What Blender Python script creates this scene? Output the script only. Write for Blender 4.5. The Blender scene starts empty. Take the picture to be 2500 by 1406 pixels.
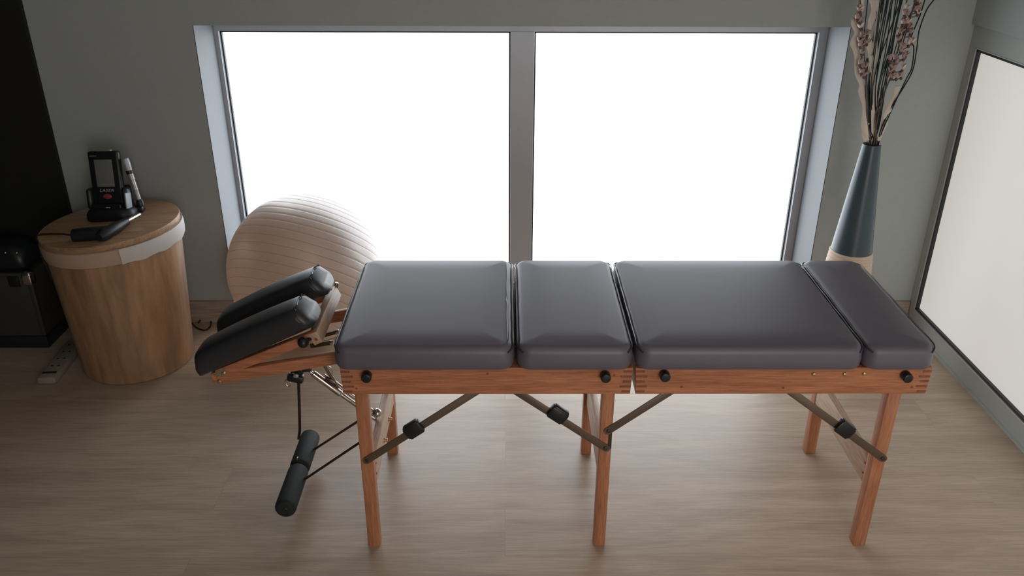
import bpy, bmesh, math, random
from math import sin, cos, pi, radians, sqrt
from mathutils import Vector, Matrix
random.seed(7)
sc = bpy.context.scene
COL = sc.collection

# ------------------------------------------------------------------ camera
EYE = Vector((0, 0, 1.65)); FPX = 2053.0
def cam_axes(p, roll, yaw):
    fwd = Vector((sin(yaw)*cos(p), cos(yaw)*cos(p), -sin(p)))
    right = Vector((cos(yaw), -sin(yaw), 0)); up = right.cross(fwd)
    return right*cos(roll)+up*sin(roll), -right*sin(roll)+up*cos(roll), fwd
RX, UX, FW = cam_axes(radians(25.79), radians(.235), radians(.505))
cd = bpy.data.cameras.new('camera'); cam = bpy.data.objects.new('camera', cd); COL.objects.link(cam)
cd.sensor_width = 36; cd.lens = FPX/2500*36; cd.clip_start = .02
m = Matrix((RX, UX, -FW)).transposed().to_4x4(); m.translation = EYE
cam.matrix_world = m
sc.camera = cam
def at(x, y, axis, val):
    """photo pixel -> point of the room on the plane axis=val (surveying helper)"""
    d = RX*((x-1250)/FPX) + UX*((703-y)/FPX) + FW
    return EYE + d*((val-EYE[axis])/d[axis])

# ------------------------------------------------------------------ materials
def new_mat(name):
    mt = bpy.data.materials.new(name); mt.use_nodes = True
    nt = mt.node_tree; b = nt.nodes['Principled BSDF']
    return mt, nt, b
def N(nt, t, **kw):
    n = nt.nodes.new(t)
    for k, v in kw.items(): setattr(n, k, v)
    return n
def setin(n, **kw):
    for k, v in kw.items():
        n.inputs[k.replace('_', ' ')].default_value = v
def plain(name, col, rough=.5, metal=0, spec=.5, noise=0, nscale=40, bump=0, coat=0, sheen=0):
    mt, nt, b = new_mat(name)
    b.inputs['Base Color'].default_value = (*col, 1); b.inputs['Roughness'].default_value = rough
    b.inputs['Metallic'].default_value = metal; b.inputs['Specular IOR Level'].default_value = spec
    b.inputs['Coat Weight'].default_value = coat
    if noise or bump:
        tc = N(nt, 'ShaderNodeTexCoord'); no = N(nt, 'ShaderNodeTexNoise'); setin(no, Scale=nscale, Detail=5.)
        nt.links.new(tc.outputs['Object'], no.inputs['Vector'])
        if noise:
            r = N(nt, 'ShaderNodeMapRange'); setin(r, To_Min=1-noise, To_Max=1+noise)
            nt.links.new(no.outputs['Fac'], r.inputs['Value'])
            mx = N(nt, 'ShaderNodeVectorMath', operation='SCALE'); mx.inputs[0].default_value = col
            nt.links.new(r.outputs[0], mx.inputs['Scale']); nt.links.new(mx.outputs[0], b.inputs['Base Color'])
        if bump:
            bp = N(nt, 'ShaderNodeBump'); setin(bp, Strength=bump, Distance=.002)
            nt.links.new(no.outputs['Fac'], bp.inputs['Height']); nt.links.new(bp.outputs[0], b.inputs['Normal'])
    return mt
def wood(name, c1, c2, scale=(1.5, 30, 30), rough=.45, lines=1.0, spec=.4, dist=3, pore=.25):
    """stretched noise grain; the small scale component is the grain direction"""
    mt, nt, b = new_mat(name)
    tc = N(nt, 'ShaderNodeTexCoord'); mp = N(nt, 'ShaderNodeMapping'); mp.inputs['Scale'].default_value = scale
    nt.links.new(tc.outputs['Object'], mp.inputs['Vector'])
    n1 = N(nt, 'ShaderNodeTexNoise'); setin(n1, Scale=1., Detail=6., Roughness=.6, Distortion=dist*.2)
    nt.links.new(mp.outputs[0], n1.inputs['Vector'])
    n2 = N(nt, 'ShaderNodeTexNoise'); setin(n2, Scale=6., Detail=3., Roughness=.5)
    nt.links.new(mp.outputs[0], n2.inputs['Vector'])
    cr = N(nt, 'ShaderNodeValToRGB'); cr.color_ramp.elements[0].color = (*c1, 1); cr.color_ramp.elements[1].color = (*c2, 1)
    cr.color_ramp.elements[0].position = .33; cr.color_ramp.elements[1].position = .68
    nt.links.new(n1.outputs['Fac'], cr.inputs[0])
    r = N(nt, 'ShaderNodeMapRange'); setin(r, From_Min=.35, From_Max=.6, To_Min=1-pore, To_Max=1.05)
    nt.links.new(n2.outputs['Fac'], r.inputs['Value'])
    mx = N(nt, 'ShaderNodeVectorMath', operation='SCALE')
    nt.links.new(cr.outputs[0], mx.inputs[0]); nt.links.new(r.outputs[0], mx.inputs['Scale'])
    nt.links.new(mx.outputs[0], b.inputs['Base Color'])
    b.inputs['Roughness'].default_value = rough; b.inputs['Specular IOR Level'].default_value = spec
    bp = N(nt, 'ShaderNodeBump'); setin(bp, Strength=.15, Distance=.001)
    nt.links.new(n2.outputs['Fac'], bp.inputs['Height']); nt.links.new(bp.outputs[0], b.inputs['Normal'])
    return mt
def emit(name, col, strength):
    mt, nt, b = new_mat(name)
    b.inputs['Base Color'].default_value = (.3, .3, .3, 1); b.inputs['Roughness'].default_value = .55
    b.inputs['Emission Color'].default_value = (*col, 1); b.inputs['Emission Strength'].default_value = strength
    return mt
def floor_mat():
    mt, nt, b = new_mat('oak_laminate')
    tc = N(nt, 'ShaderNodeTexCoord')
    br = N(nt, 'ShaderNodeTexBrick'); br.offset = .37; br.squash = 1
    setin(br, Scale=1., Mortar_Size=.0008, Mortar_Smooth=.3, Bias=0., Brick_Width=2.3, Row_Height=.193)
    br.inputs['Color1'].default_value = (.42, .42, .42, 1); br.inputs['Color2'].default_value = (.58, .58, .58, 1)
    br.inputs['Mortar'].default_value = (.5, .5, .5, 1)
    nt.links.new(tc.outputs['Object'], br.inputs['Vector'])
    # offset the grain per board
    sep = N(nt, 'ShaderNodeVectorMath', operation='MULTIPLY_ADD')
    nt.links.new(br.outputs['Color'], sep.inputs[0]); sep.inputs[1].default_value = (37, 53, 0)
    nt.links.new(tc.outputs['Object'], sep.inputs[2])
    mp = N(nt, 'ShaderNodeMapping'); mp.inputs['Scale'].default_value = (1.5, 11, 1)
    nt.links.new(sep.outputs[0], mp.inputs['Vector'])
    n1 = N(nt, 'ShaderNodeTexNoise'); setin(n1, Scale=1., Detail=8., Roughness=.62, Distortion=1.1)
    nt.links.new(mp.outputs[0], n1.inputs['Vector'])
    mp2 = N(nt, 'ShaderNodeMapping'); mp2.inputs['Scale'].default_value = (9, 170, 1)
    nt.links.new(sep.outputs[0], mp2.inputs['Vector'])
    n2 = N(nt, 'ShaderNodeTexNoise'); setin(n2, Scale=1., Detail=3., Roughness=.6)
    nt.links.new(mp2.outputs[0], n2.inputs['Vector'])
    cr = N(nt, 'ShaderNodeValToRGB'); e = cr.color_ramp.elements
    e[0].position = .22; e[0].color = (*FLOOR_A, 1); e[1].position = .74; e[1].color = (*FLOOR_B, 1)
    nt.links.new(n1.outputs['Fac'], cr.inputs[0])
    r = N(nt, 'ShaderNodeMapRange'); setin(r, From_Min=.3, From_Max=.6, To_Min=.84, To_Max=1.04)
    nt.links.new(n2.outputs['Fac'], r.inputs['Value'])
    r2 = N(nt, 'ShaderNodeMapRange'); setin(r2, From_Min=.42, From_Max=.58, To_Min=.95, To_Max=1.05)
    nt.links.new(br.outputs['Color'], r2.inputs['Value'])
    r3 = N(nt, 'ShaderNodeMapRange'); setin(r3, To_Min=1., To_Max=.84)
    nt.links.new(br.outputs['Fac'], r3.inputs['Value'])
    m1 = N(nt, 'ShaderNodeMath', operation='MULTIPLY'); nt.links.new(r.outputs[0], m1.inputs[0]); nt.links.new(r2.outputs[0], m1.inputs[1])
    m2 = N(nt, 'ShaderNodeMath', operation='MULTIPLY'); nt.links.new(m1.outputs[0], m2.inputs[0]); nt.links.new(r3.outputs[0], m2.inputs[1])
    mx = N(nt, 'ShaderNodeVectorMath', operation='SCALE'); nt.links.new(cr.outputs[0], mx.inputs[0]); nt.links.new(m2.outputs[0], mx.inputs['Scale'])
    nt.links.new(mx.outputs[0], b.inputs['Base Color'])
    rr = N(nt, 'ShaderNodeMapRange'); setin(rr, To_Min=.27, To_Max=.40); nt.links.new(n1.outputs['Fac'], rr.inputs['Value'])
    nt.links.new(rr.outputs[0], b.inputs['Roughness']); b.inputs['Specular IOR Level'].default_value = .5
    bp = N(nt, 'ShaderNodeBump'); setin(bp, Strength=.12, Distance=.001); nt.links.new(n2.outputs['Fac'], bp.inputs['Height'])
    nt.links.new(bp.outputs[0], b.inputs['Normal'])
    return mt
def ball_mat():
    mt, nt, b = new_mat('pearl_silver_vinyl')
    tc = N(nt, 'ShaderNodeTexCoord'); sp = N(nt, 'ShaderNodeSeparateXYZ'); nt.links.new(tc.outputs['Object'], sp.inputs[0])
    d = N(nt, 'ShaderNodeMath', operation='DIVIDE'); nt.links.new(sp.outputs['Z'], d.inputs[0]); d.inputs[1].default_value = BALL_R*1.0005
    a = N(nt, 'ShaderNodeMath', operation='ARCCOSINE', use_clamp=False); nt.links.new(d.outputs[0], a.inputs[0])
    s = N(nt, 'ShaderNodeMath', operation='DIVIDE'); nt.links.new(a.outputs[0], s.inputs[0]); s.inputs[1].default_value = pi/BALL_N
    f = N(nt, 'ShaderNodeMath', operation='FRACT'); nt.links.new(s.outputs[0], f.inputs[0])
    g = N(nt, 'ShaderNodeMath', operation='SUBTRACT'); nt.links.new(f.outputs[0], g.inputs[0]); g.inputs[1].default_value = .5
    h = N(nt, 'ShaderNodeMath', operation='ABSOLUTE'); nt.links.new(g.outputs[0], h.inputs[0])
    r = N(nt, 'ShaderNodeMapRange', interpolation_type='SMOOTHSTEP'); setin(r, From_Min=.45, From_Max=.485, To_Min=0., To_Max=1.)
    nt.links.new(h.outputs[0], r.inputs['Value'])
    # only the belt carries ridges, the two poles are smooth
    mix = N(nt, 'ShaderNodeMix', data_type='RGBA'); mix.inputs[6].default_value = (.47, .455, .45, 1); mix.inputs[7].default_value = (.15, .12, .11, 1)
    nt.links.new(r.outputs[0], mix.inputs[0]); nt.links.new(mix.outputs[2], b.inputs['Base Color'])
    b.inputs['Roughness'].default_value = .36; b.inputs['Metallic'].default_value = .55
    b.inputs['Coat Weight'].default_value = .1; b.inputs['Coat Roughness'].default_value = .25
    b.inputs['Metallic'].default_value = .55; b.inputs['Roughness'].default_value = .40
    tl = N(nt, 'ShaderNodeBsdfTranslucent'); tl.inputs[0].default_value = (.88, .68, .54, 1)   # thin vinyl lets daylight through
    ms = N(nt, 'ShaderNodeMixShader'); ms.inputs[0].default_value = .33
    nt.links.new(b.outputs[0], ms.inputs[1]); nt.links.new(tl.outputs[0], ms.inputs[2])
    nt.links.new(ms.outputs[0], nt.nodes['Material Output'].inputs['Surface'])
    return mt

FLOOR_A = (.33, .245, .180); FLOOR_B = (.54, .43, .33)
BALL_R = .292; BALL_N = 28
M = dict(
    wall=plain('grey_wall_paint', (.375, .41, .405), .75, noise=.05, nscale=60, bump=.1),
    black_wall=plain('near_black_flat', (.006, .007, .007), .8),
    ceiling=plain('white_ceiling_paint', (.6, .59, .57), .8),
    reveal=plain('pale_reveal_paint', (.125, .134, .145), .6, noise=.03),
    frame=plain('grey_window_aluminium', (.41, .42, .46), .42, metal=.2),
    frame2=plain('green_grey_window_aluminium', (.42, .45, .43), .45, metal=.1),
    edge=plain('bare_aluminium_edge', (.7, .72, .74), .3, metal=.6),
    gasket=plain('black_gasket', (.012, .014, .014), .5),
    pane=emit('frosted_daylit_glass', (.885, .945, 1.0), 3.0),
    pane2=emit('frosted_shaded_glass', (1.0, .975, .90), .36),
    fill_pane=emit('rear_fill_glow', (1.0, .93, .88), 3.6),  # glow of the added rear fill window
    base=wood('baseboard_wood', (.34, .27, .22), (.42, .34, .28), (1.5, 20, 20)),
    floor=floor_mat(),
    vinyl=plain('dark_plum_vinyl', (.120, .105, .136), .47, spec=.85, noise=.06, nscale=14, bump=.06),
    vinyl_head=plain('black_vinyl', (.026, .027, .031), .4, spec=.55, bump=.08, nscale=18),
    piping=plain('dark_vinyl_piping', (.03, .028, .034), .3, spec=.6),
    beech=wood('beech_wood', (.42, .160, .075), (.60, .25, .125), (3, 45, 45), .42),
    beech_leg=wood('beech_wood_upright', (.41, .16, .078), (.58, .25, .13), (45, 45, 3), .42),
    beech_pale=wood('pale_beech_wood', (.52, .36, .25), (.64, .46, .33), (45, 3, 45), .42),
    joint=wood('joint_end_grain', (.23, .085, .048), (.30, .115, .065), (50, 50, 50), .6),
    bronze=plain('dull_bronze_metal', (.17, .125, .095), .42, metal=.55),
    steel=plain('polished_steel', (.62, .58, .54), .24, metal=.95),
    dark_steel=plain('dark_steel', (.10, .075, .06), .35, metal=.7),
    brass=plain('brass_bolt', (.60, .42, .25), .3, metal=.85),
    black=plain('black_plastic', (.012, .014, .017), .38),
    foam=plain('black_foam', (.010, .014, .014), .75, bump=.15, nscale=200),
    strap=plain('dark_webbing', (.022, .014, .010), .7),
    rod=plain('dark_brown_rod', (.055, .032, .024), .35, metal=.3),
    ball=ball_mat(),
    vase_blue=plain('petrol_blue_glaze', (.035, .062, .078), .33, spec=.5, noise=.1, nscale=9),
    vase_cream=plain('cream_rope', (.58, .46, .36), .7, noise=.08, nscale=30, bump=.2),
    hamper=wood('hamper_veneer', (.30, .165, .085), (.47, .29, .165), (7, 7, 1.1), .5, dist=5, pore=.2),
    lid=wood('hamper_lid_veneer', (.36, .21, .11), (.49, .31, .18), (2.2, 46, 20), .48, pore=.25),
    liner=plain('cream_liner_cloth', (.50, .365, .275), .85, noise=.04, bump=.3, nscale=90),
    liner_white=plain('white_liner_cloth', (.62, .58, .56), .7, noise=.03, bump=.2, nscale=60),
    screen=plain('grey_lcd', (.19, .20, .195), .35),
    white_print=plain('white_print', (.55, .56, .56), .5),
    red=plain('red_button', (.32, .06, .075), .5),
    probe=plain('brushed_probe_metal', (.42, .42, .41), .38, metal=.5),
    pale_plastic=plain('pale_plastic', (.40, .45, .50), .4),
    alu=plain('brushed_aluminium_panel', (.085, .085, .078), .45, metal=.6, noise=.15, nscale=8),
    chrome=plain('chrome_corner', (.7, .68, .66), .18, metal=1),
    white_plastic=plain('old_white_plastic', (.27, .245, .205), .45),
    slot=plain('dark_hole', (.03, .02, .015), .7),
    ribbon=plain('cream_wood_curl', (.64, .57, .49), .5, noise=.12, nscale=25),
    reed=plain('dark_green_reed', (.012, .019, .016), .7, spec=.2),
    twig=plain('brown_twig', (.085, .055, .048), .6),
    petal=plain('dusty_pink_petal', (.36, .24, .22), .6, noise=.25, nscale=70),
    petal_pale=plain('pale_pink_petal', (.62, .50, .45), .55, noise=.15, nscale=70),
    lamp=emit('fill_lamp_glow', (1.0, .72, .50), 4.0),  # glow of the added overhead fill
)

# ------------------------------------------------------------------ mesh helpers (all in room coordinates)
class MB:
    def __init__(s): s.bm = bmesh.new(); s.smooth = False
    def box(s, x0, x1, y0, y1, z0, z1, bev=0, rot=None, seg=2):
        r = bmesh.ops.create_cube(s.bm, size=1); vs = r['verts']
        for v in vs: v.co = Vector((v.co.x*(x1-x0), v.co.y*(y1-y0), v.co.z*(z1-z0)))
        if bev:
            es = list({e for v in vs for e in v.link_edges})
            rr = bmesh.ops.bevel(s.bm, geom=es, offset=bev, segments=seg, affect='EDGES', profile=.5)
            vs = list({v for f in rr['faces'] for v in f.verts} | {v for v in vs if v.is_valid})
        c = Vector(((x0+x1)/2, (y0+y1)/2, (z0+z1)/2))
        for v in vs: v.co = (rot @ v.co if rot else v.co) + c
        return s
    def obox(s, c, ax, L, up, W, T, bev=0):
        """oriented box: centre c, long axis ax length L, 'up' hint with width W, thickness T"""
        ax = Vector(ax).normalized(); sd = ax.cross(Vector(up)).normalized(); u = sd.cross(ax)
        R = Matrix((ax, u, sd)).transposed()
        c = Vector(c)
        return s.box(c.x-L/2, c.x+L/2, c.y-W/2, c.y+W/2, c.z-T/2, c.z+T/2, bev, R)
    def rings(s, rings, cap0=True, cap1=True, closed=True):
        R = [[s.bm.verts.new(p) for p in r] for r in rings]
        n = len(R[0])
        for a, b in zip(R, R[1:]):
            for i in range(n if closed else n-1):
                j = (i+1) % n
                s.bm.faces.new((a[i], a[j], b[j], b[i]))
        if cap0: s.bm.faces.new(R[0][::-1])
        if cap1: s.bm.faces.new(R[-1])
        return R
    def tube(s, pts, rad, n=10, flat=1.0, flatdir=None, caps=True):
        pts = [Vector(p) for p in pts]
        rads = rad if isinstance(rad, (list, tuple)) else [rad]*len(pts)
        prev = None; rs = []
        for i, p in enumerate(pts):
            t = (pts[min(i+1, len(pts)-1)] - pts[max(i-1, 0)]).normalized()
            if flatdir is not None: u = Vector(flatdir) - t*Vector(flatdir).dot(t)
            elif prev is None: u = t.orthogonal()
            else: u = prev - t*prev.dot(t)
            u.normalize(); prev = u; w = t.cross(u)
            rs.append([p + u*(cos(2*pi*k/n)*rads[i]) + w*(sin(2*pi*k/n)*rads[i]*flat) for k in range(n)])
        s.rings(rs, caps, caps); return s
    def cyl(s, a, b, r, n=16, rounded=0):
        a, b = Vector(a), Vector(b); d = (b-a).normalized()
        if rounded:
            q = rounded; pts = []; rd = []
            for k in range(5):
                t = k/4*pi/2; pts.append(a + d*(q-q*cos(t))); rd.append(max(r-q+q*sin(t), r*.02))
            for k in range(5):
                t = pi/2 - k/4*pi/2; pts.append(b - d*(q-q*cos(t))); rd.append(max(r-q+q*sin(t), r*.02))
            # explicit rings keep the axis straight
            u = d.orthogonal().normalized(); w = d.cross(u)
            s.rings([[p+u*cos(2*pi*i/n)*x+w*sin(2*pi*i/n)*x for i in range(n)] for p, x in zip(pts, rd)])
            return s
        return s.tube([a, b], r, n)
    def lathe(s, prof, c, n=64, axis=None, caps=True):
        c = Vector(c); R = Matrix.Identity(3) if axis is None else Vector((0, 0, 1)).rotation_difference(Vector(axis)).to_matrix()
        s.rings([[c + R @ Vector((r*cos(2*pi*k/n), r*sin(2*pi*k/n), z)) for k in range(n)] for r, z in prof], caps, caps); return s
    def ball(s, c, r, sc=(1, 1, 1), R=None, u=14, v=9):
        rr = bmesh.ops.create_uvsphere(s.bm, u_segments=u, v_segments=v, radius=r)
        for x in rr['verts']:
            x.co = Vector((x.co.x*sc[0], x.co.y*sc[1], x.co.z*sc[2]))
            if R: x.co = R @ x.co
            x.co += Vector(c)
        return s
def finish(mb, name, mat, origin, parent=None, smooth=40):
    bm = mb.bm
    bmesh.ops.recalc_face_normals(bm, faces=bm.faces)
    for v in bm.verts: v.co -= origin
    me = bpy.data.meshes.new(name); bm.to_mesh(me); bm.free()
    mats = mat if isinstance(mat, (list, tuple)) else [mat]
    for x in mats: me.materials.append(x)
    if smooth:
        for p in me.polygons: p.use_smooth = True
        try: me.set_sharp_from_angle(angle=radians(smooth))
        except Exception: pass
    o = bpy.data.objects.new(name, me); COL.objects.link(o)
    if parent: o.parent = parent
    return o
def tag(o, label=None, cat=None, group=None, kind=None):
    if label: o['label'] = label
    if cat: o['category'] = cat
    if group: o['group'] = group
    if kind: o['kind'] = kind
    return o
ROOT = {}
def thing(name, loc, label, cat, group=None):
    o = bpy.data.objects.new(name, None); o.empty_display_size = .05; COL.objects.link(o); o.location = loc
    ROOT[o.name] = Vector(loc)
    return tag(o, label, cat, group)
def org(o):
    while o.parent: o = o.parent
    return ROOT.get(o.name, Vector(o.location))
def part(name, mb, mat, parent, label=None, smooth=40):
    o = finish(mb, name, mat, org(parent), parent, smooth)
    if label: o['label'] = label
    return o
def solo(name, mb, mat, label, cat, group=None, smooth=40):
    xs = [v.co for v in mb.bm.verts]
    base = Vector(((min(v.x for v in xs)+max(v.x for v in xs))/2, (min(v.y for v in xs)+max(v.y for v in xs))/2, min(v.z for v in xs)))
    o = finish(mb, name, mat, base, None, smooth); o.location = base
    return tag(o, label, cat, group)
def struct(name, mb, mat, parent=None, smooth=0):
    o = finish(mb, name, mat, Vector((0, 0, 0)), parent, smooth)
    if not parent: o['kind'] = 'structure'
    return o

# ------------------------------------------------------------------ room shell
YW = 3.096; XR = 1.673; XL = -1.69; ZC = 2.6; YB = -1.6; XA = -2.6
OX0, OX1, OZ = -1.110, 1.235, 1.187       # opening in the back wall
YF = 3.325                                 # face of the back window frame
struct('floor', MB().box(XA-.1, XR+.12, YB-.1, YF+.12, -.1, 0), M['floor'])
struct('ceiling', MB().box(XA-.1, XR+.12, YB-.1, YF+.12, ZC, ZC+.1), M['ceiling'])
w = MB(); w.box(XL, OX0, YW, YF+.1, 0, ZC); w.box(OX1, XR+.12, YW, YF+.1, 0, ZC); w.box(OX0, OX1, YW, YF+.1, OZ, ZC)
struct('wall_back', w, M['wall'])
w = MB(); w.box(OX0, OX0+.003, YW+.001, YF-.0205, .0005, OZ-.0005); w.box(OX1-.003, OX1, YW+.001, YF-.0205, .0005, OZ-.0005)
struct('trim_1', w, M['reveal'])
w = MB(); w.box(XA, XL, YW-.02, YF+.1, 0, ZC); w.box(XA-.1, XA, YB, YF+.1, 0, ZC)  # near-black section past the back wall's end, plus the left side
struct('wall_left', w, M['black_wall'])
w = MB(); w.box(XA-.1, .3, YB-.1, YB, 0, ZC); w.box(1.5, XR+.12, YB-.1, YB, 0, ZC); w.box(.3, 1.5, YB-.1, YB, 0, .15); w.box(.3, 1.5, YB-.1, YB, 2.3, ZC)
struct('wall_rear', w, M['wall'])
w = MB(); w.box(.3, .36, YB-.08, YB-.01, .15, 2.3); w.box(1.44, 1.5, YB-.08, YB-.01, .15, 2.3); w.box(.87, .93, YB-.08, YB-.01, .15, 2.3)
w.box(.3, 1.5, YB-.08, YB-.01, .15, .21); w.box(.3, 1.5, YB-.08, YB-.01, 2.24, 2.3)
rear = struct('fill_window', w, M['frame'])  # unseen window added behind the camera to light the table front
struct('pane', MB().box(.36, 1.44, YB-.06, YB-.05, .21, 2.24), M['fill_pane'], rear)
w = MB(); w.box(XR-.012, XR+.12, YB, YW, 1.2, ZC); w.box(XR, XR+.12, YB, -.9, 0, 1.2)
struct('wall_right', w, M['wall'])
struct('baseboard_back', MB().box(OX1+.001, XR-.002, YW-.012, YW, 0, .098, .002), M['base'])
struct('baseboard_left', MB().box(XL, OX0-.001, YW-.012, YW, 0, .098, .002), M['base'])
# back window
def gasket_rect(mb, x0, x1, z0, z1, t, y0, y1):
    mb.box(x0, x0+t, y0, y1, z0, z1); mb.box(x1-t, x1, y0, y1, z0, z1)
    mb.box(x0, x1, y0, y1, z1-t, z1); mb.box(x0, x1, y0, y1, z0, z0+t)
GX = [(-1.091, .021), (.110, 1.199)]; GZ0, GZ1 = .088, 1.136
w = MB(); w.box(OX0, GX[0][0], YF-.02, YF+.06, GZ0, GZ1); w.box(GX[0][1], GX[1][0], YF-.03, YF+.06, GZ0, GZ1)
w.box(GX[1][1], OX1, YF-.02, YF+.06, GZ0, GZ1); w.box(OX0, OX1, YF-.02, YF+.06, GZ1, OZ); w.box(OX0, OX1, YF-.02, YF+.06, 0, GZ0)
win = struct('window_1', w, M['frame'])
for (a, b) in GX:
    g = MB(); gasket_rect(g, a, b, GZ0, GZ1, .0075, YF-.004, YF+.03); struct('gasket', g, M['gasket'], win)
    g = MB(); gasket_rect(g, a, b, GZ0, GZ1, .0018, YF-.008, YF-.004); struct('frame_edge', g, M['edge'], win)
    struct('pane', MB().box(a+.0075, b-.0075, YF+.012, YF+.020, GZ0+.0075, GZ1-.0075), M['pane'], win)
# right window, its frame flush with the wall; runs on towards the camera
w = MB(); RY = [(1.16, 3.046), (-.85, 1.08)]; RZ0, RZ1 = .083, 1.122
w.box(XR, XR+.1, -.9, YW, RZ1, 1.2); w.box(XR, XR+.1, -.9, YW, .012, RZ0)
w.box(XR, XR+.1, RY[0][1], YW, RZ0, RZ1); w.box(XR, XR+.1, RY[1][1], RY[0][0], RZ0, RZ1); w.box(XR, XR+.1, -.9, RY[1][0], RZ0, RZ1)
w.box(XR-.006, XR+.1, -.9, YW-.013, 0, .012)
win = struct('window_2', w, M['frame2'])
def gasket_y(mb, y0, y1, z0, z1, t, x0, x1):
    mb.box(x0, x1, y0, y0+t, z0, z1); mb.box(x0, x1, y1-t, y1, z0, z1); mb.box(x0, x1, y0, y1, z1-t, z1); mb.box(x0, x1, y0, y1, z0, z0+t)
for (a, b) in RY:
    g = MB(); gasket_y(g, a, b, RZ0, RZ1, .0095, XR+.002, XR+.04); struct('gasket', g, M['gasket'], win)
    g = MB(); gasket_y(g, a-.003, b+.003, RZ0-.003, RZ1+.003, .0035, XR-.002, XR+.002); struct('frame_edge', g, M['edge'], win)
    struct('pane', MB().box(XR+.014, XR+.022, a+.0095, b-.0095, RZ0+.0095, RZ1-.0095), M['pane2'], win)

# ------------------------------------------------------------------ massage table
T = thing('massage_table', (.32, 2.0, 0), 'portable folding massage table with dark plum padded top on beech legs', 'massage table')
def rrect(x0, x1, y0, y1, r, n=8):
    r = min(r, (x1-x0)/2-1e-4, (y1-y0)/2-1e-4); out = []
    for cx, cy, a0 in ((x1-r, y1-r, 0), (x0+r, y1-r, pi/2), (x0+r, y0+r, pi), (x1-r, y0+r, 3*pi/2)):
        for k in range(n+1):
            a = a0 + pi/2*k/n; out.append((cx+r*cos(a), cy+r*sin(a)))
    return out
def cushion(x0, x1, y0, y1, z0, z1, rc, re, crown=.004):
    mb = MB(); R = []
    def ring(d, z): return [Vector((x, y, z)) for x, y in rrect(x0+d, x1-d, y0+d, y1-d, max(rc-d*.7, .004))]
    R.append(ring(.010, z0)); R.append(ring(.003, z0+.003)); R.append(ring(0, z0+.010)); R.append(ring(-.0015, (z0+z1)/2-.01))
    for k in range(9):
        a = pi/2*k/8; R.append(ring(re-re*cos(a) if k else 0, z1-re+re*sin(a)*1.0 - crown))
    half = min(x1-x0, y1-y0)/2
    for k in range(1, 9):
        t = (k/8)**2; d = re+(half-re-.003)*t; q = min(1, (d-re)/.055)
        R.append(ring(d, z1-crown+crown*sin(q*pi/2)))
    mb.rings(R); return mb
PY0, PY1, PZ0, PZ1 = 1.738, 2.268, .586, .655
pads = [(-.412, .021), (.028, .308), (.316, .866), (.8685, 1.040)]
def seam(x, inward, rc=.035, drop=.001, yy=(PY0, PY1)):
    """piping along one short end: follows the rounded plan corners"""
    z = PZ1-.0125; s = inward; pts = []
    r = rc; y0, y1 = yy[0]-.0005, yy[1]+.0005; xe = x - s*.0005
    for k in range(6):
        a = radians(34)+radians(56)*(k/5); pts.append((xe+s*(r-r*sin(a)+.0022*(k/5)), y0+r-r*cos(a), z+.003-.010*(1-k/5)**1.4))
    z2 = z + .004
    for k in range(1, 20): pts.append((xe+s*.0028, y0+r+(y1-y0-2*r)*k/20, z2+.0008*sin(k*1.3)))
    for k in range(5):
        a = pi/2*(k/4); pts.append((xe+s*(r-r*cos(a)), y1-r+r*sin(a), z-.004*(k/4)))
    return MB().tube(pts, .0021, 8)
for i, (a, b) in enumerate(pads):
    c = part('cushion', cushion(a, b, PY0, PY1, PZ0+.0008, PZ1+.0005, .034, .020, .0045), M['vinyl'], T)
    part('piping', seam(a, 1), M['piping'], c); part('piping', seam(b, -1), M['piping'], c)
# second row of stitching near the right end of the chest cushion
mb = MB(); pts = [(.006 + .0008*sin(k*.9) - (.003 if k == 9 else 0), 1.775+k*.024, PZ1-.0008+ (0 if k else -.002)) for k in range(20)]
part('stitch_line', mb.tube(pts, .0019, 6), M['piping'], T)
# frames: two halves that fold together
FY0, FY1, FZ0, FZ1 = 1.756, 2.250, .5105, .5855
def frame_half(x0, x1, tb=(0, 0)):
    mb = MB(); t = .018
    for ya, yb in ((FY0, FY0+t), (FY1-t, FY1)):
        vs = [mb.bm.verts.new(p) for p in ((x0+tb[0], ya, FZ0), (x1+tb[1], ya, FZ0), (x1, ya, FZ1), (x0, ya, FZ1), (x0+tb[0], yb, FZ0), (x1+tb[1], yb, FZ0), (x1, yb, FZ1), (x0, yb, FZ1))]
        for f in ((0, 1, 2, 3), (5, 4, 7, 6), (4, 0, 3, 7), (1, 5, 6, 2), (3, 2, 6, 7), (4, 5, 1, 0)): mb.bm.faces.new([vs[k] for k in f])
        bmesh.ops.bevel(mb.bm, geom=[e for e in mb.bm.edges if all(v in vs for v in e.verts)], offset=.0012, segments=1, affect='EDGES')
    mb.box(x0+.0045, x0+t, FY0+t, FY1-t, FZ0+.001, FZ1-.001); mb.box(x1-t, x1-.0045, FY0+t, FY1-t, FZ0+.001, FZ1-.001)
    # underside boards the cushions are screwed to
    mb.box(x0+t, x1-t, FY0+t, FY1-t, FZ1-.011, FZ1-.001)
    return mb
fr = []
FX = [(-.402, .3115), (.3175, 1.044)]
for (a, b), tb in zip(FX, ((.003, -.003), (.004, -.003))):
    f = part('frame', frame_half(a, b, tb), M['beech'], T); fr.append(f)
    for xe, s in ((a, 1), (b, -1)):
        mb = MB()
        for k in range(5):
            z = FZ0+.005+k*.0142; x = xe+s*.0006+ (tb[0] if s > 0 else tb[1])*(1-(z-FZ0)/(FZ1-FZ0)); L = .022 + .006*(k % 2)
            mb.box(min(x, x+s*L), max(x, x+s*L), FY0-.0004, FY0+.0006, z, z+.006)
        part('finger_joint', mb, M['joint'], f, 'dark end grain of the finger joint')
    mb = MB()
def front(x, y): return at(x, y, 1, FY0)
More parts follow.
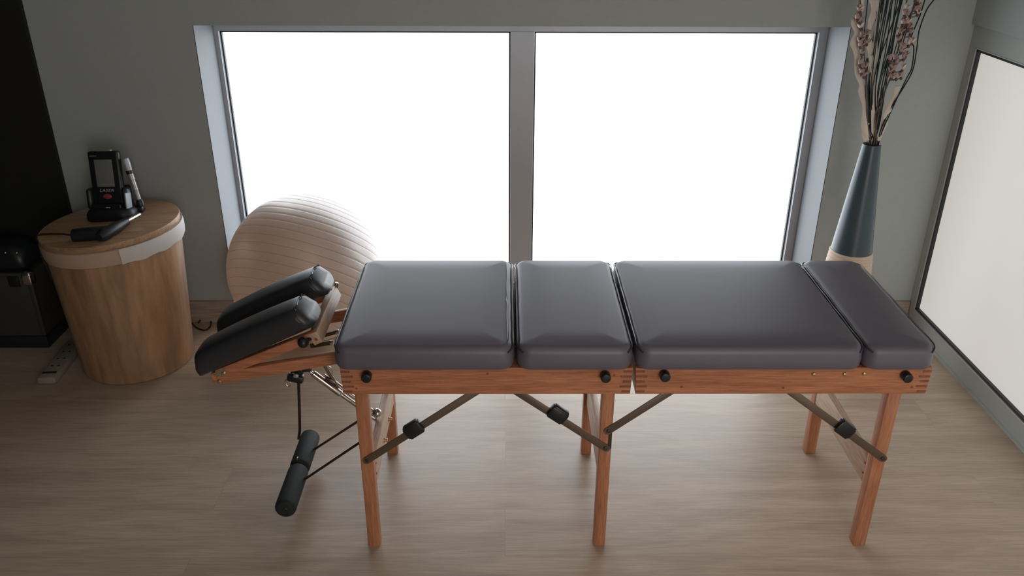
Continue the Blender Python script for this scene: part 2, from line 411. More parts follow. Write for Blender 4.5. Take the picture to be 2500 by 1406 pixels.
for x, y, f in ((870, 948, 0), (1499, 916, 0), (1190, 912, 0), (1664, 944, 1), (1912, 946, 1), (2226, 945, 1)):
    p = front(x, y); part('dowel', MB().cyl((p.x, FY0+.002, p.z), (p.x, FY0-.0005, p.z), .0032, 12), M['joint'], T)
for x, y in ((897, 917), (1477, 917), (1621, 915), (2208, 917)):
    p = front(x, y); part('bumper', MB().cyl((p.x, FY0, p.z+.004), (p.x, FY0-.023, p.z+.004), .0125, 24, .004), M['black'], T)
for x, y in ((1987, 913), (2062, 913), (2110, 912)):
    p = front(x, y); part('screw', MB().ball((p.x, FY0, p.z), .0058, (1, .7, 1)), M['brass'], T)
# legs, stretchers
LX = [(-.377, -.344), (.243, .2745), (.9615, .995)]
LEG = []
for i, (a, b) in enumerate(LX):
    for y0 in (1.7775, 2.192):
        part('leg', MB().box(a, b, y0, y0+.033, 0, FZ1-.012, .0022), M['beech_leg'], T)
    sx = (b-.023, b-.0005) if i < 2 else (a+.0005, a+.023)
    s = part('stretcher', MB().box(sx[0], sx[1], 1.8106, 2.1918, .195, .275, .003), M['beech_pale'], T)
    if i == 0:
        for (x, y) in ((949, 1023), (938, 1074)):
            p = at(x, y, 0, b); part('bolt', MB().cyl((b-.002, p.y, p.z), (b+.010, p.y, p.z), .0048, 12, .001).cyl((b-.002, p.y, p.z), (b+.003, p.y, p.z), .0075, 12), M['brass'], T)
    fx = b if i < 2 else a; sg = 1 if i < 2 else -1
    for z in (.255, .222):
        part('peg', MB().cyl((fx-sg*.0010, 1.815, z), (fx+sg*.0008, 1.815, z), .003, 10), M['joint'], s)
# hinge plate on the middle leg
p = at(1481, 1078, 1, 1.7765)
part('hinge_plate', MB().box(.2655, .2738, 1.7745, 1.7774, .330, .402, .0008), M['dark_steel'], T)
# folding braces with sliding locks
def brace(p0, p1, lock=None, w=.0205, y=1.7735):
    a = at(*p0, 1, y); b = at(*p1, 1, y); a.y = b.y = y; d = (b-a).normalized()
    b2 = b + d*.045
    mb = MB(); c = (a+b2)/2; mb.obox(c, d, (b2-a).length, (0, -d.z, d.x) if False else (-d.z, 0, d.x), w, .0035, .0008)
    mb.cyl(a + Vector((0, .002, 0)), a - Vector((0, .0018, 0)), w/2, 20)
    o = part('brace', mb, M['bronze'], T)
    part('pivot', MB().cyl(a+d*.002 + Vector((0, -.001, 0)), a + d*.002-Vector((0, .0045, 0)), .006, 14, .0012), M['dark_steel'], o)
    if lock:
        q = at(*lock, 1, y-.004); q.y = y-.002
        mb = MB(); mb.obox(q, d, .044, (-d.z, 0, d.x), .040, .020, .004)
        mb.obox(q, d, .050, (-d.z, 0, d.x), .031, .022, .004)
        part('slider_lock', mb, M['black'], o)
FYB = 1.7756
for a in (((895, 1124), (1152, 962), (1010, 1048)), ((1480, 1094), (1270, 961), (1362, 1011)), ((1484, 1052), (1628, 961), None), ((2156, 1119), (1943, 965), (2062, 1047))):
    brace(*a, y=FYB)
# head rest: two arms out of the frame, tilting boards hinged at their far ends
for Y in (1.878, 2.122):
    a = Vector((-.415, Y, .548)); b = Vector((-.752, Y, .484)); d = (b-a).normalized()
    arm = part('head_arm', MB().obox((a+b)/2, d, (b-a).length, (0, 0, 1), .032, .020, .003), M['beech'], T)
    a2 = Vector((-.478, Y, .613)); b2 = Vector((-.747, Y, .498)); d2 = (a2-b2).normalized()
    part('tilt_board', MB().obox((a2+b2)/2, d2, (b2-a2).length, (0, 0, 1), .026, .022, .003), M['beech'], T)
    s = -1 if Y < 2 else 1
    for (x, z) in ((-.728, .503), (-.742, .479)):
        part('bolt', MB().cyl((x, Y+s*.009, z), (x, Y+s*.016, z), .0055, 14, .002), M['brass'], T)
    part('hinge_plate', MB().obox((-.735, Y+s*.0115, .505), d2, .034, (0, 0, 1), .014, .002), M['steel'], T)
part('head_board', MB().obox((-.755, 2.0, .487), (0, 1, 0), .262, (0, 0, 1), .030, .016, .003), M['beech'], T)
# cross bar at the raised end
part('cross_bar', MB().obox((-.481, 2.0, .606), (0, 1, 0), .27, (-.42, 0, .9), .034, .026, .003), M['beech_pale'], T)
part('dowel', MB().cyl((-.4795, 1.8655, .604), (-.4795, 1.8642, .604), .0042, 12), M['joint'], T)
part('steel_pin', MB().cyl((-.482, 2.140, .600), (-.474, 2.140, .632), .0058, 14, .002).obox((-.480, 2.138, .600), (0, 1, 0), .012, (0, 0, 1), .02, .016, .002), M['steel'], T)
p = at(742, 832, 1, 1.86); part('tilt_knob', MB().ball((p.x, 1.852, p.z), .0145, u=20, v=14).cyl((p.x, 1.852, p.z), (-.487, 1.875, .606), .005, 10), M['black'], T)
def bar_between(pa, pb, Y, w, t, mat, name, tip=None):
    a = at(*pa, 1, Y); b = at(*pb, 1, Y); o = part(name, MB().obox((a+b)/2, b-a, (b-a).length, (0, 0, 1), w, t, .001), mat, T)
    if tip: part('lever_tip', MB().cyl(b-(b-a).normalized()*.004, b+(b-a).normalized()*.006, .006, 12, .001), M['steel'], o)
    return o
bar_between((758, 845), (809, 836), 1.95, .011, .006, M['dark_steel'], 'lever', 1)
bar_between((772, 824), (823, 810), 2.045, .010, .006, M['dark_steel'], 'lever', 1)
# head cushions
def head_pad(Y0, Y1):
    th = radians(25.5); u = Vector((cos(th), 0, sin(th))); n = Vector((-sin(th), 0, cos(th)))
    A = Vector((-.781, 0, .496)); L = .335; Tk = .066; mb = MB(); R = []
    ns = 22
    for k in range(ns+1):
        t = k/ns; x = L*t
        # end rounding in plan and in height
        e = min(x, L-x); q = .030
        f = sqrt(max(0, 1-((q-min(e, q))/q)**2)); f = .55+.45*f
        arch = .006*sin(pi*t)
        dx = 0
        sec = []
        W = (Y1-Y0)/2*(.78+.22*f); cy = (Y0+Y1)/2; H0 = Tk*(f)
        for j in range(20):
            a = 2*pi*j/20; ca, sa = cos(a), sin(a)
            yy = W*math.copysign(abs(ca)**.55, ca); zz = .5*H0*math.copysign(abs(sa)**.55, sa)
            if zz < 0: zz = zz*1.0
            base = H0*.5
            sec.append(A + u*x + n*(base+zz+(arch if zz > 0 else 0)) + Vector((0, cy+yy, 0)))
        R.append(sec)
    mb.rings(R); return mb, A, u, n, L, Tk
for Y0, Y1 in ((1.846, 1.962), (2.030, 2.146)):
    mb, A, u, n, L, Tk = head_pad(Y0, Y1)
    hp = part('head_cushion', mb, M['vinyl_head'], T, smooth=80)
    cy = (Y0+Y1)/2; W = (Y1-Y0)/2
    pts = [A+u*(L-.020+.004*sin(j*2.1))+n*(Tk*.5+.5*Tk*math.copysign(abs(sin(a))**.55, sin(a))*1.0+.0008)+Vector((0, cy+W*math.copysign(abs(cos(a))**.55, cos(a))*1.0, 0)) for j, a in enumerate([pi*k/18 for k in range(19)])]
    part('piping', MB().tube(pts, .0016, 8), M['piping'], hp)
# gas strut, clamp, handles below the head rest
s0 = at(752, 903, 1, 2.0); s1 = Vector((-.352, 2.0, .252)); d = (s1-s0).normalized()
part('strut', MB().cyl(s0, s0+d*.05, .0045, 12).cyl(s0+d*.016, s0+d*.115, .0095, 16, .002).cyl(s0+d*.10, s1, .0065, 14), M['steel'], T)
off = Vector((0, .019, .006))
part('strut', MB().cyl(s0+d*.05+off, s1+off, .0048, 12).cyl(s0+d*.085+off, s0+d*.125+off, .0075, 14, .002), M['steel'], T)
q0 = at(793, 893, 1, 2.02); q1 = at(826, 948, 1, 2.0)
part('support_rod', MB().cyl(q0, q1, .0048, 12), M['bronze'], T)
lp = [at(x, y, 1, 2.05) for x, y in ((800, 893), (808, 896), (812, 905), (809, 918), (814, 930))]
part('wire_loop', MB().tube(lp, .0016, 8), M['steel'], T)
part('strut_clip', MB().obox(s0+d*.075+Vector((.0, 0, .013)), d, .03, (0, 0, 1), .018, .014, .003), M['dark_steel'], T)
part('strut_cap', MB().lathe([(.003, -.006), (.013, -.006), (.0135, 0), (.011, .006), (.004, .010)], at(919, 1007, 1, 2.0), 20, (-.4, -.5, .75)).cyl(at(910, 1018, 1, 2.0), at(922, 1024, 1, 2.0), .003, 8), M['steel'], T)
c0 = at(722, 922, 1, 2.0)
part('clamp', MB().obox(c0, (1, 0, -.25), .046, (0, 0, 1), .024, .024, .007).cyl(c0+Vector((.012, -.010, .022)), c0+Vector((.012, .012, .022)), .013, 14, .003).obox(c0+Vector((.018, 0, .026)), (1, 0, .1), .06, (0, 0, 1), .012, .016, .003), M['black'], T)
part('clamp_ring', MB().tube([at(703, 935, 1, 2.0)+Vector((.0075*cos(a), 0, .012*sin(a))) for a in [2*pi*k/16 for k in range(17)]], .0018, 8), M['steel'], T)
part('clamp_button', MB().ball(c0+Vector((.006, -.016, .016)), .0085, (1, .6, .8)), M['probe'], T)
# hanging arm bar
bx, bz = -.607, .090
b0, b1 = Vector((bx-.002, 2.155, bz+.0)), Vector((bx+.001, 1.832, bz))
hb = part('arm_bar', MB().cyl(b0+Vector((0, .012, 0)), b1-Vector((0, .012, 0)), .009, 14, .003), M['black'], T)
for a, b in (((0, 2.168, 0), (0, 2.003, 0)), ((0, 1.999, 0), (0, 1.822, 0))):
    part('foam_grip', MB().cyl((bx, a[1], bz), (bx, b[1], bz), .0295, 28, .012), M['foam'], T)
part('hook', MB().tube([(bx-.004, 2.022-.003*k, bz+.0295+.003*sin(pi*k/6)) for k in range(7)], .0016, 6), M['steel'], T)
sp = [at(731, 906, 1, 2.0), at(729, 935, 1, 2.0), at(731, 1000, 1, 2.02), at(732, 1050, 1, 2.06), at(729, 1072, 1, 2.09)]
part('hanging_strap', MB().tube(sp, .0042, 8, .4, (1, 0, 0)), M['strap'], T)
for pa, pb in (((766, 1098), (876, 1027)), ((741, 1172), (880, 1079))):
    a = at(*pa, 2, bz+.004); c = at(*pb, 0, -.400)
    dd = (c-a); c2 = a+dd*((-.366-a.x)/dd.x)
    part('bar_rod', MB().cyl(a-dd.normalized()*.01, c2, .0037, 10), M['rod'], T)

# ------------------------------------------------------------------ exercise ball
mb = MB(); prof = []
nseg = BALL_N*8
for k in range(nseg+1):
    a = -pi/2+pi*k/nseg; ph = (k % 8)/8; gr = 0
    if k % 8 == 0: gr = -.0012
    rr = BALL_R+gr; prof.append((max(rr*cos(a), 1e-4), rr*sin(a)))
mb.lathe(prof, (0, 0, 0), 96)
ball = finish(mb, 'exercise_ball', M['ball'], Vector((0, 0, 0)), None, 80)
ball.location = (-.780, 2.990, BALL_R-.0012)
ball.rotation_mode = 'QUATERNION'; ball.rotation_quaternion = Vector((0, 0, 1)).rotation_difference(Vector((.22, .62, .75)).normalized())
tag(ball, 'large silver ribbed exercise ball on the floor in front of the frosted window', 'exercise ball')

# ------------------------------------------------------------------ hamper and what stands on it
HX, HY = -1.402, 2.800; HZ = .556
Hm = thing('laundry_hamper', (HX, HY, 0), 'round wooden laundry hamper with lid and cream cloth rim', 'hamper')
def cone_shell(mb, r0, r1, z0, z1, n=72):
    mb.lathe([(r0*.5, z0), (r0-.004, z0), (r0, z0+.004)] + [(r0+(r1-r0)*t, z0+.004+(z1-z0-.004)*t) for t in (.25, .5, .75, 1)] + [(r1-.006, z1), (r1-.012, z1-.02)], (HX, HY, 0), n)
mb = MB(); cone_shell(mb, .198, .2285, .0, .511); part('body', mb, M['hamper'], Hm)
mb = MB(); mb.lathe([(.2305-.002, .481), (.2335, .480), (.2365, .497), (.2375, .515), (.236, .531), (.229, .5345)], (HX, HY, 0), 72, caps=False)
rims = [part('cloth_rim', mb, M['liner'], Hm)]
# white part of the liner folded over on the window side
mb = MB(); ring = []
for k in range(17):
    a = radians(-62+k*6.2); w = .003*sin(k*1.7)
    ring.append([Vector((HX+r*cos(a), HY+r*sin(a), z)) for r, z in ((.2345, .476+w), (.2370, .478+w), (.2405, .498), (.2415, .517), (.2395, .533), (.2370, .533))])
mb.rings(ring, closed=True); rims.append(part('liner_fold', mb, M['liner_white'], Hm, 'white folded-over piece of the liner'))
mb = MB(); mb.lathe([(.15, .5352), (.228, .5352), (.2335, .5365), (.2345, .540), (.2345, .552), (.2330, .5555), (.228, HZ), (.01, HZ)], (HX, HY, 0), 96)
rims.append(part('lid', mb, M['lid'], Hm))
TILT = radians(3.8)
LP0 = Vector((0, 0, HZ-.022)); TR = Matrix.Translation(LP0) @ Matrix.Rotation(-TILT, 4, 'Y') @ Matrix.Translation(-LP0)
for o in rims: o.data.transform(TR)
def settle(o):      # stands on the sloping lid
    o.location.z += (o.location.x-HX)*math.tan(TILT); o.rotation_euler = (0, -TILT, 0)
p = at(137, 651, 1, HY-.1)
a = math.atan2(-.155, -.155); c = Vector((HX+.2262*cos(radians(205)), HY+.2262*sin(radians(205)), .445))
part('handle_slot', MB().obox(c, (-sin(radians(205)), cos(radians(205)), 0), .05, (0, 0, 1), .014, .004, .0019), M['slot'], Hm)

DX = -.012
# handheld laser unit in its cradle
fy = 2.875
Lz = thing('laser_device', (-1.400, fy, HZ), 'black handheld laser unit with grey screen and red button standing on the hamper', 'medical device')
th = radians(13)                       # leans back
yaw = radians(-8)
Rl = Matrix.Rotation(yaw, 3, 'Z') @ Matrix.Rotation(-th, 3, 'X')
O = Vector((-1.4105, fy-.018, HZ+.028))
def loc(x, y, z): return O + Rl @ Vector((x, y, z))
def lbox(mb, x0, x1, y0, y1, z0, z1, bev=0):
    c = loc((x0+x1)/2, (y0+y1)/2, (z0+z1)/2)
    return mb.box(c.x-(x1-x0)/2, c.x+(x1-x0)/2, c.y-(y1-y0)/2, c.y+(y1-y0)/2, c.z-(z1-z0)/2, c.z+(z1-z0)/2, bev, Rl, 3)
HH = .208
part('body', lbox(MB(), -.059, .059, 0, .026, 0, HH, .009), M['black'], Lz)
part('screen', lbox(MB(), -.034, .034, -.0016, .001, .082, .178, .0008), M['screen'], Lz)
part('top_cap', lbox(MB(), -.022, .030, .006, .020, HH-.003, HH+.004, .003), M['probe'], Lz)
c = loc(0, -.001, .047); mb = MB(); mb.ball(c, .017, (1, .18, .55), Rl, 24, 12); part('button', mb, M['red'], Lz, 'red oval button')
# cradle: rounded base block with two cheeks
mb = MB(); rg = []
for z, s in ((HZ+.0005, .98), (HZ+.006, 1.0), (HZ+.022, .98), (HZ+.034, .88), (HZ+.040, .74)):
    rg.append([Vector((-1.402+x*s, fy-.002+y*s, z)) for x, y in rrect(-.088, .086, -.068, .052, .045, 8)])
mb.rings(rg)
lbox(mb, -.078, -.056, -.014, .034, .0, .078, .012); lbox(mb, .056, .080, -.010, .036, .0, .078, .012); lbox(mb, -.074, .074, .026, .044, .0, .085, .012)
lbox(mb, -.060, .060, -.020, .002, -.01, .022, .008)
part('cradle', mb, M['black'], Lz)
part('side_panel', lbox(MB(), .0785, .0845, -.022, .012, .004, .060, .0028), M['pale_plastic'], Lz, 'pale plastic side panel')
mb = MB(); c = loc(.006, -.0205, .010); mb.ball(c, .0035, (1.3, .5, .5)); mb.ball(loc(.014, -.0205, .009), .003, (1.3, .5, .5)); part('status_light', mb, M['white_print'], Lz)
def text_mesh(body, size, mat, name, parent, loc3, R, extrude=.0003):
    cu = bpy.data.curves.new(name, 'FONT'); cu.body = body; cu.size = size; cu.extrude = extrude; cu.align_x = 'CENTER'; cu.align_y = 'CENTER'; cu.shear = .2; cu.space_character = 1.15
    to = bpy.data.objects.new(name, cu); COL.objects.link(to); bpy.context.view_layer.update()
    me = bpy.data.meshes.new_from_object(to.evaluated_get(bpy.context.evaluated_depsgraph_get()))
    bpy.data.objects.remove(to); me.materials.clear(); me.materials.append(mat)
    for v in me.vertices:
        v.co = Vector(loc3) + R @ Vector((v.co.x*1.25, -v.co.z, v.co.y)) - org(parent)
    o = bpy.data.objects.new(name, me); COL.objects.link(o); o.parent = parent; return o
text_mesh('LASER', .0145, M['white_print'], 'lettering', Lz, loc(0, -.0009, .0685), Rl)
mb = MB(); lbox(mb, -.050, -.022, -.0008, .0002, .190, .1925); part('maker_mark', mb, M['probe'], Lz)
Lz.location.x += DX; settle(Lz)

# upright probe in a holder at the right of the cradle
P0 = at(345, 500, 1, fy+.015); P1 = at(314, 388, 1, fy+.03); dp = (P1-P0).normalized(); LP = (P1-P0).length
Pr = thing('laser_probe', (P0.x, P0.y, HZ), 'grey stepped laser probe standing upright beside the black handheld unit', 'probe')
u0 = P0 = P0
part('shaft', MB().lathe([(.004, 0), (.0075, .002), (.0082, LP*.30), (.0076, LP*.305), (.0088, LP*.31), (.0092, LP*.52), (.0084, LP*.525), (.0100, LP*.53), (.0108, LP*.66), (.006, LP*.665)], u0, 20, dp), M['probe'], Pr)
part('collar', MB().lathe([(.008, LP*.655), (.0122, LP*.66), (.0122, LP*.73), (.008, LP*.735)], u0, 20, dp), M['black'], Pr)
part('head', MB().lathe([(.008, LP*.73), (.0115, LP*.735), (.0135, LP*.90), (.0120, LP*.985), (.006, LP)], u0, 20, dp), M['frame'], Pr)
part('holder', MB().lathe([(.004, -.012), (.012, -.010), (.0135, .006), (.0105, .016)], u0, 20, dp).cyl(u0-dp*.01, (u0.x-.012, u0.y+.01, HZ+.001), .011, 16, .003).box(u0.x-.035, u0.x+.008, u0.y-.014, u0.y+.016, HZ+.0005, HZ+.024, .006), M['black'], Pr)

settle(Pr)
# second probe lying down with its black grip and cord
z = HZ+.020
Pb = thing('laser_handpiece', (-1.38, 2.66, HZ), 'black laser handpiece with silver tip lying at the front of the hamper lid', 'probe')
g0 = at(243, 582, 2, z); g1 = at(312, 544, 2, z+.004); g2 = at(345, 527, 2, z+.006)
part('grip', MB().tube([g0, g0.lerp(g1, .15), g0.lerp(g1, .6), g1], [.013, .0215, .0200, .0130], 16), M['black'], Pb)
part('silver_tip', MB().tube([g1-(g2-g1)*.06, g1, g1.lerp(g2, .1), g2.lerp(g1, .08), g2], [.008, .0085, .0068, .0070, .0040], 16), M['steel'], Pb)
h0 = at(180, 572, 2, z); h1 = at(262, 570, 2, z)
part('plug', MB().tube([h0+(h0-h1).normalized()*.006, h0, h0.lerp(h1, .5), h1, h1.lerp(g0, .5)], [.008, .0215, .0235, .0225, .0175], 14, 1.15, (0, 0, 1)), M['black'], Pb)
w0 = [h0, at(150, 566, 2, HZ+.006), at(125, 564, 2, HZ+.004), at(97, 563, 2, HZ+.004)]
w0 += [w0[-1]+Vector((-.018, 0, -.010)), w0[-1]+Vector((-.028, .01, -.09)), w0[-1]+Vector((-.03, .05, -.30)), Vector((w0[-1].x-.03, 2.86, .05)), Vector((w0[-1].x-.01, 2.93, .004))]
part('cord', MB().tube(w0, .0032, 8), M['strap'], Pb)
settle(Pb)

# ------------------------------------------------------------------ flight case, black bag, power strip, cord
Fc = thing('flight_case', (-2.02, 2.96, 0), 'brushed aluminium equipment case with a chrome corner, left of the wooden hamper', 'case')
cx0, cx1, cy0, cy1, cz = -2.25, -1.783, 2.872, 3.050, .322
part('body', MB().box(cx0+.004, cx1-.004, cy0+.004, cy1-.004, .052, cz-.004, .004), M['alu'], Fc)
mb = MB()
for x in (cx0, cx1-.020):
    for y in (cy0, cy1-.020): mb.box(x, x+.020, y, y+.020, .055, cz, .005)
for y in (cy0, cy1-.016):
    mb.box(cx0, cx1, y, y+.016, cz-.016, cz, .004)
part('edge_trim', mb, M['alu'], Fc)
part('corner', MB().box(cx1-.038, cx1+.003, cy0-.003, cy0+.036, cz-.052, cz+.003, .011, seg=4), M['chrome'], Fc)
mb = MB(); mb.box(cx1-.085, cx1-.045, cy0-.006, cy0+.004, cz-.055, cz-.012, .003); part('latch', mb, M['black'], Fc)
part('base', MB().box(cx0, cx1, cy0, cy1, .0, .052, .006), M['black'], Fc)
mb = MB(); rg = []
for zz, s, dy in ((cz+.001, .9, 0), (cz+.02, 1, 0), (cz+.055, .98, 0), (cz+.085, .85, .005), (cz+.10, .6, .01)):
    rg.append([Vector((-1.985+x*s, 2.955+y*s+dy, zz)) for x, y in rrect(-.20, .19, -.07, .07, .04, 8)])
mb.rings(rg)
Bg = thing('tool_bag', (-1.985, 2.955, cz), 'small black bag with steel beads as glints lying on top of the aluminium case', 'bag')
part('body', mb, M['black'], Bg, smooth=80)
for (x, y) in ((12, 613), (40, 613), (3, 650)):  # steel beads stand in for glints on the black bag
    q = at(x, y, 1, 2.893); part('glint_bead', MB().ball((q.x, 2.893, min(q.z, cz+.075)), .005), M['steel'], Bg)

a0 = at(112, 928, 2, .02); a1 = at(186, 835, 2, .02); dd = (a1-a0); Ls = dd.length; dd.normalize(); sd = Vector((dd.y, -dd.x, 0))
Ps = thing('power_strip', ((a0.x+a1.x)/2, (a0.y+a1.y)/2, 0), 'long white plastic power strip on the dark floor beside the hamper', 'power strip')
mid = (a0+a1)/2; mid.z = .0155
part('body', MB().obox(mid, dd, Ls, sd, .066, .030, .009), M['white_plastic'], Ps)
for k in range(5):
    mb = MB(); c = a0 + dd*(.085+k*.052)
    for s in (-.010, .013):
        q = c + sd*s; mb.cyl((q.x, q.y, .0300), (q.x, q.y, .0309), .0045, 12)
    part('socket', mb, M['slot'], Ps)
q = a0+dd*.036; part('switch', MB().obox((q.x, q.y, .0302), sd, .050, dd, .014, .003, .0012), M['slot'], Ps)

pts = [at(x, y, 1, yy) for x, y, yy in ((452, 775, 3.02), (466, 783, 3.02))]
pts = [Vector((p.x, p.y, max(p.z, .004))) for p in (at(440, 792, 2, .004), at(463, 786, 2, .02), at(480, 800, 2, .004), at(500, 806, 2, .004), at(512, 798, 2, .004), at(515, 784, 2, .006), at(500, 774, 2, .01), at(484, 788, 2, .01))]
def smooth_path(P, n=6):
    out = []
    for i in range(len(P)-1):
        p0, p1, p2, p3 = P[max(i-1, 0)], P[i], P[i+1], P[min(i+2, len(P)-1)]
        for k in range(n):
            t = k/n
            out.append(.5*((2*p1)+(p2-p0)*t+(2*p0-5*p1+4*p2-p3)*t*t+(3*p1-p0-3*p2+p3)*t*t*t))
    return out+[P[-1]]
solo('cable', MB().tube(smooth_path(pts), .0032, 8), M['strap'], 'thin black cord curling on the floor between the hamper and the silver ball', 'cord')

# ------------------------------------------------------------------ vase and dried stems
VX, VY, VT = 1.256, 2.80, .845
V = thing('floor_vase', (VX, VY, 0), 'tall tapering floor vase with petrol blue upper part and cream ribbed foot', 'vase')
zb = .452
def vr(z): return .0300+(VT-z)*.105
mb = MB(); mb.lathe([(vr(zb)-.006, zb-.004)]+[(vr(zb+(VT-zb)*k/12), zb+(VT-zb)*k/12) for k in range(13)]+[(.0275, VT+.001), (.0245, VT-.003), (.022, VT-.12)], (VX, VY, 0), 64)
part('neck', mb, M['vase_blue'], V)
prof = [(vr(0)-.02, .0), (vr(0)-.003, 0)]
nr = 34
for k in range(nr*6+1):
    z = zb*k/(nr*6); prof.append((vr(z)+.0022*abs(sin(pi*k/6))+.0012, max(z, .001)))
prof += [(vr(zb)-.01, zb+.0005)]
mb = MB(); mb.lathe(prof, (VX, VY, 0), 64); part('rope_foot', mb, M['vase_cream'], V)

mouth = Vector((VX, VY, VT))
def stem_from(px, depth, n_in=(.0, .0), ext=None):
    """path from inside the vase mouth through surveyed points at the given depths"""
    P = [Vector((VX+n_in[0]*.6, VY+n_in[1]*.6, VT-.10)), Vector((VX+n_in[0], VY+n_in[1], VT))]
    for (x, y), Y in zip(px, depth): P.append(at(x, y, 1, Y))
    if ext: P.append(P[-1]+(P[-1]-P[-2]).normalized()*ext)
    return P
# wavy cream wood curls
curls = [
    ([(2117, 338), (2107, 306), (2105, 262), (2100, 226), (2098, 208), (2092, 185), (2088, 150), (2082, 118), (2080, 100), (2086, 78), (2082, 55), (2088, 38), (2094, 20), (2096, 0)], .0095, 'outermost wavy cream wood curl, on the window side of the vase'),
    ([(2112, 345), (2108, 325), (2112, 312), (2118, 300)], .0055, 'short cream wood curl looping at the vase mouth'),
    ([(2127, 150), (2121, 145), (2125, 122), (2120, 92), (2124, 62), (2132, 35), (2131, 12), (2125, -20)], .0075, 'wavy cream wood curl in the middle of the bunch, left of its twin'),
    ([(2138, 120), (2136, 95), (2142, 62), (2146, 35), (2141, 12), (2139, -20)], .0065, 'narrow cream wood curl in the middle of the bunch, right of its twin'),
    ([(2146, 340), (2154, 320), (2160, 298), (2160, 282), (2172, 262), (2182, 238), (2192, 210)], .0080, 'broad cream wood curl at the right rim of the vase mouth'),
]
for i, (px, wdt, lab) in enumerate(curls):
    if i == 0: px = [(x+6*min(1, (338-y)/60), y) for x, y in px]
    Y = [VY-.012+.004*((i*k) % 3) for k in range(len(px))]
    nin = ((px[0][0]-2130)*.0006, -.006)
    nin = (max(-.018, min(.018, nin[0])), -.006)
    P = stem_from(px, Y, nin, None if i in (1, 4) else .22)
    P = smooth_path(P, 5)
    n = len(P); rd = [1.4*wdt*min(1, .35+k*.03)*(.78+.22*sin(k*.55+i)) for k in range(n)]
    solo('wood_curl', MB().tube(P, rd, 10, .22, (1, -.15, 0)), M['ribbon'], lab, 'dried stem', 'cream wood curls in the vase')
# dark reeds: straight, fanned
reeds = []
for k in range(26):
    t = k/25
    x_mid = 2108+t*58+random.uniform(-5, 5); x_top = 2128+ (t**.9)*80+random.uniform(-14, 14)
    if k % 4 == 1: x_top += 26
    nin = (random.uniform(-.016, .016), random.uniform(-.016, .014))
    Y1 = VY+random.uniform(-.03, .03); Y2 = VY+random.uniform(-.08, .10)
    bend = random.uniform(-6, 6)
    P = stem_from([((2130+x_mid)/2, 300), (x_mid+bend, 210), ((x_mid+x_top)/2+bend, 110), (x_top, 0)], [VY, Y1, (Y1+Y2)/2, Y2], nin, random.uniform(.08, .3))
    P = smooth_path(P, 4)
    solo('dried_reed', MB().tube(P, [.0017]*len(P), 6), M['reed'], 'thin dark green reed standing in the blue floor vase', 'dried stem', 'dark reeds in the vase')
for px, lab in (([(2150, 318), (2180, 255), (2205, 215), (2228, 172), (2238, 120), (2244, 75), (2262, 25), (2284, -6)], 'longest dark curved stem leaning far right out of the vase'),
                ([(2154, 320), (2190, 240), (2214, 190), (2226, 165), (2231, 115), (2222, 98), (2245, 40), (2258, 0)], 'dark curved stem crossing just inside the rightmost one')):
    P = smooth_path(stem_from(px, [VY-.01]*len(px), (.018, -.01), .12), 5)
    solo('curved_stem', MB().tube(P, .0021, 7), M['reed'], lab, 'dried stem')
# blossom twigs
tw = [([(2118, 300), (2116, 230), (2112, 170), (2108, 110), (2104, 60), (2100, 5)], 'blossom twig with pink and pale flowers behind the outermost wood curl',
       [(2099, 28, 1), (2092, 48, 0), (2100, 70, 1), (2098, 105, 0), (2116, 108, 0), (2103, 133, 0), (2102, 180, 0), (2108, 187, 0)]),
      ([(2142, 290), (2160, 225), (2180, 175), (2196, 130), (2212, 80), (2232, 10)], 'leaning blossom twig with a dense row of dusty pink flowers, right side of bunch',
       [(2188, 193, 1), (2176, 192, 0), (2200, 190, 0), (2179, 168, 0), (2206, 145, 0), (2200, 128, 0), (2218, 112, 1), (2208, 60, 0), (2219, 72, 0), (2222, 84, 0)]),
      ([(2138, 280), (2162, 200), (2184, 150), (2198, 100), (2216, 50), (2240, 0)], 'upright blossom twig with big pink flower near the top right',
       [(2196, 82, 0), (2200, 120, 1), (2240, 6, 0), (2234, 2, 1), (2240, 36, 1), (2238, 28, 0), (2210, 40, 0), (2186, 160, 0)])]
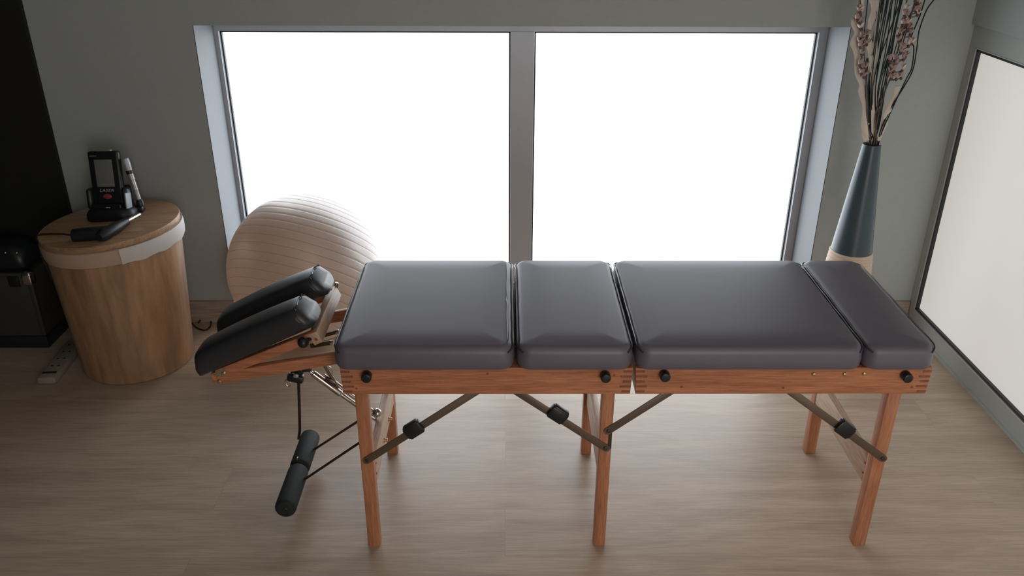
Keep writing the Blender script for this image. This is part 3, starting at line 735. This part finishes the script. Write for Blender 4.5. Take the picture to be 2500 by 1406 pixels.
for ti, (px, lab, bl) in enumerate(tw):
    Y = VY-.025+ti*.006
    P = smooth_path(stem_from(px, [VY-.012]+[Y]*(len(px)-1), (-.008+.009*ti, -.012), .18), 5)
    t = thing('blossom_twig', (VX, VY, VT-.1), lab, 'dried stem', 'blossom twigs in the vase')
    st = MB().tube(P, .0026, 7)
    rr = random.Random(ti)
    bl = bl + [(x+rr.uniform(-8, 8), y-rr.uniform(6, 22), int(rr.random() < .25)) for x, y, c in bl if y > 30]
    for (x, y, c) in bl:      # little side shoots
        q = at(x, y, 1, Y-.01); near = min(P, key=lambda v: (v-q).length+abs(v.z-(q.z-.03))*.5); st.tube([near, near.lerp(q, .6)+Vector((0, 0, -.004)), q], .0016, 6)
    part('stem', st, M['twig'], t)
    for (x, y, c) in bl:
        q = at(x, y, 1, Y-.012); mb = MB()
        bm2 = MB(); bm2.ball(q+Vector((0, 0, -.001)), .0052, (1, 1, 1.3), None, 8, 6)
        part('bract', bm2, M['twig'], t, smooth=80)
        for j in range(4):
            a = j*pi/2+random.random(); R = Matrix.Rotation(a, 3, 'Z') @ Matrix.Rotation(radians(random.uniform(8, 50)), 3, 'X')
            mb.ball(q+R @ Vector((0, .0015, .011)), .0075*rr.uniform(.75, 1.15), (.8, .35, 1.6), R, 10, 7)
        part('blossom', mb, M['petal_pale'] if c else M['petal'], t, 'pale blossom' if c else None, smooth=80)

# ------------------------------------------------------------------ added fill lamp (unseen, above the camera)
Lm = thing('fill_lamp', (.55, .45, ZC-.05), 'added round fill lamp with warm diffuser, unseen above the camera', 'fill lamp')
part('rim', MB().lathe([(.10, .05), (.235, .05), (.24, .02), (.225, -.005), (.222, .0), (.10, .03)], (.55, .45, ZC-.0501), 48), M['edge'], Lm)
part('diffuser', MB().lathe([(.221, .006), (.21, -.010), (.15, -.026), (.07, -.033), (.002, -.035)], (.55, .45, ZC-.05), 48), M['lamp'], Lm)

# ------------------------------------------------------------------ world and view
wd = bpy.data.worlds.new('world'); sc.world = wd; wd.use_nodes = True
wd.node_tree.nodes['Background'].inputs[0].default_value = (.6, .7, .8, 1); wd.node_tree.nodes['Background'].inputs[1].default_value = .3
sc.view_settings.view_transform = 'Standard'; sc.view_settings.look = 'None'
sc.view_settings.exposure = 0.45; sc.view_settings.gamma = 1; sc.view_settings.use_curve_mapping = False
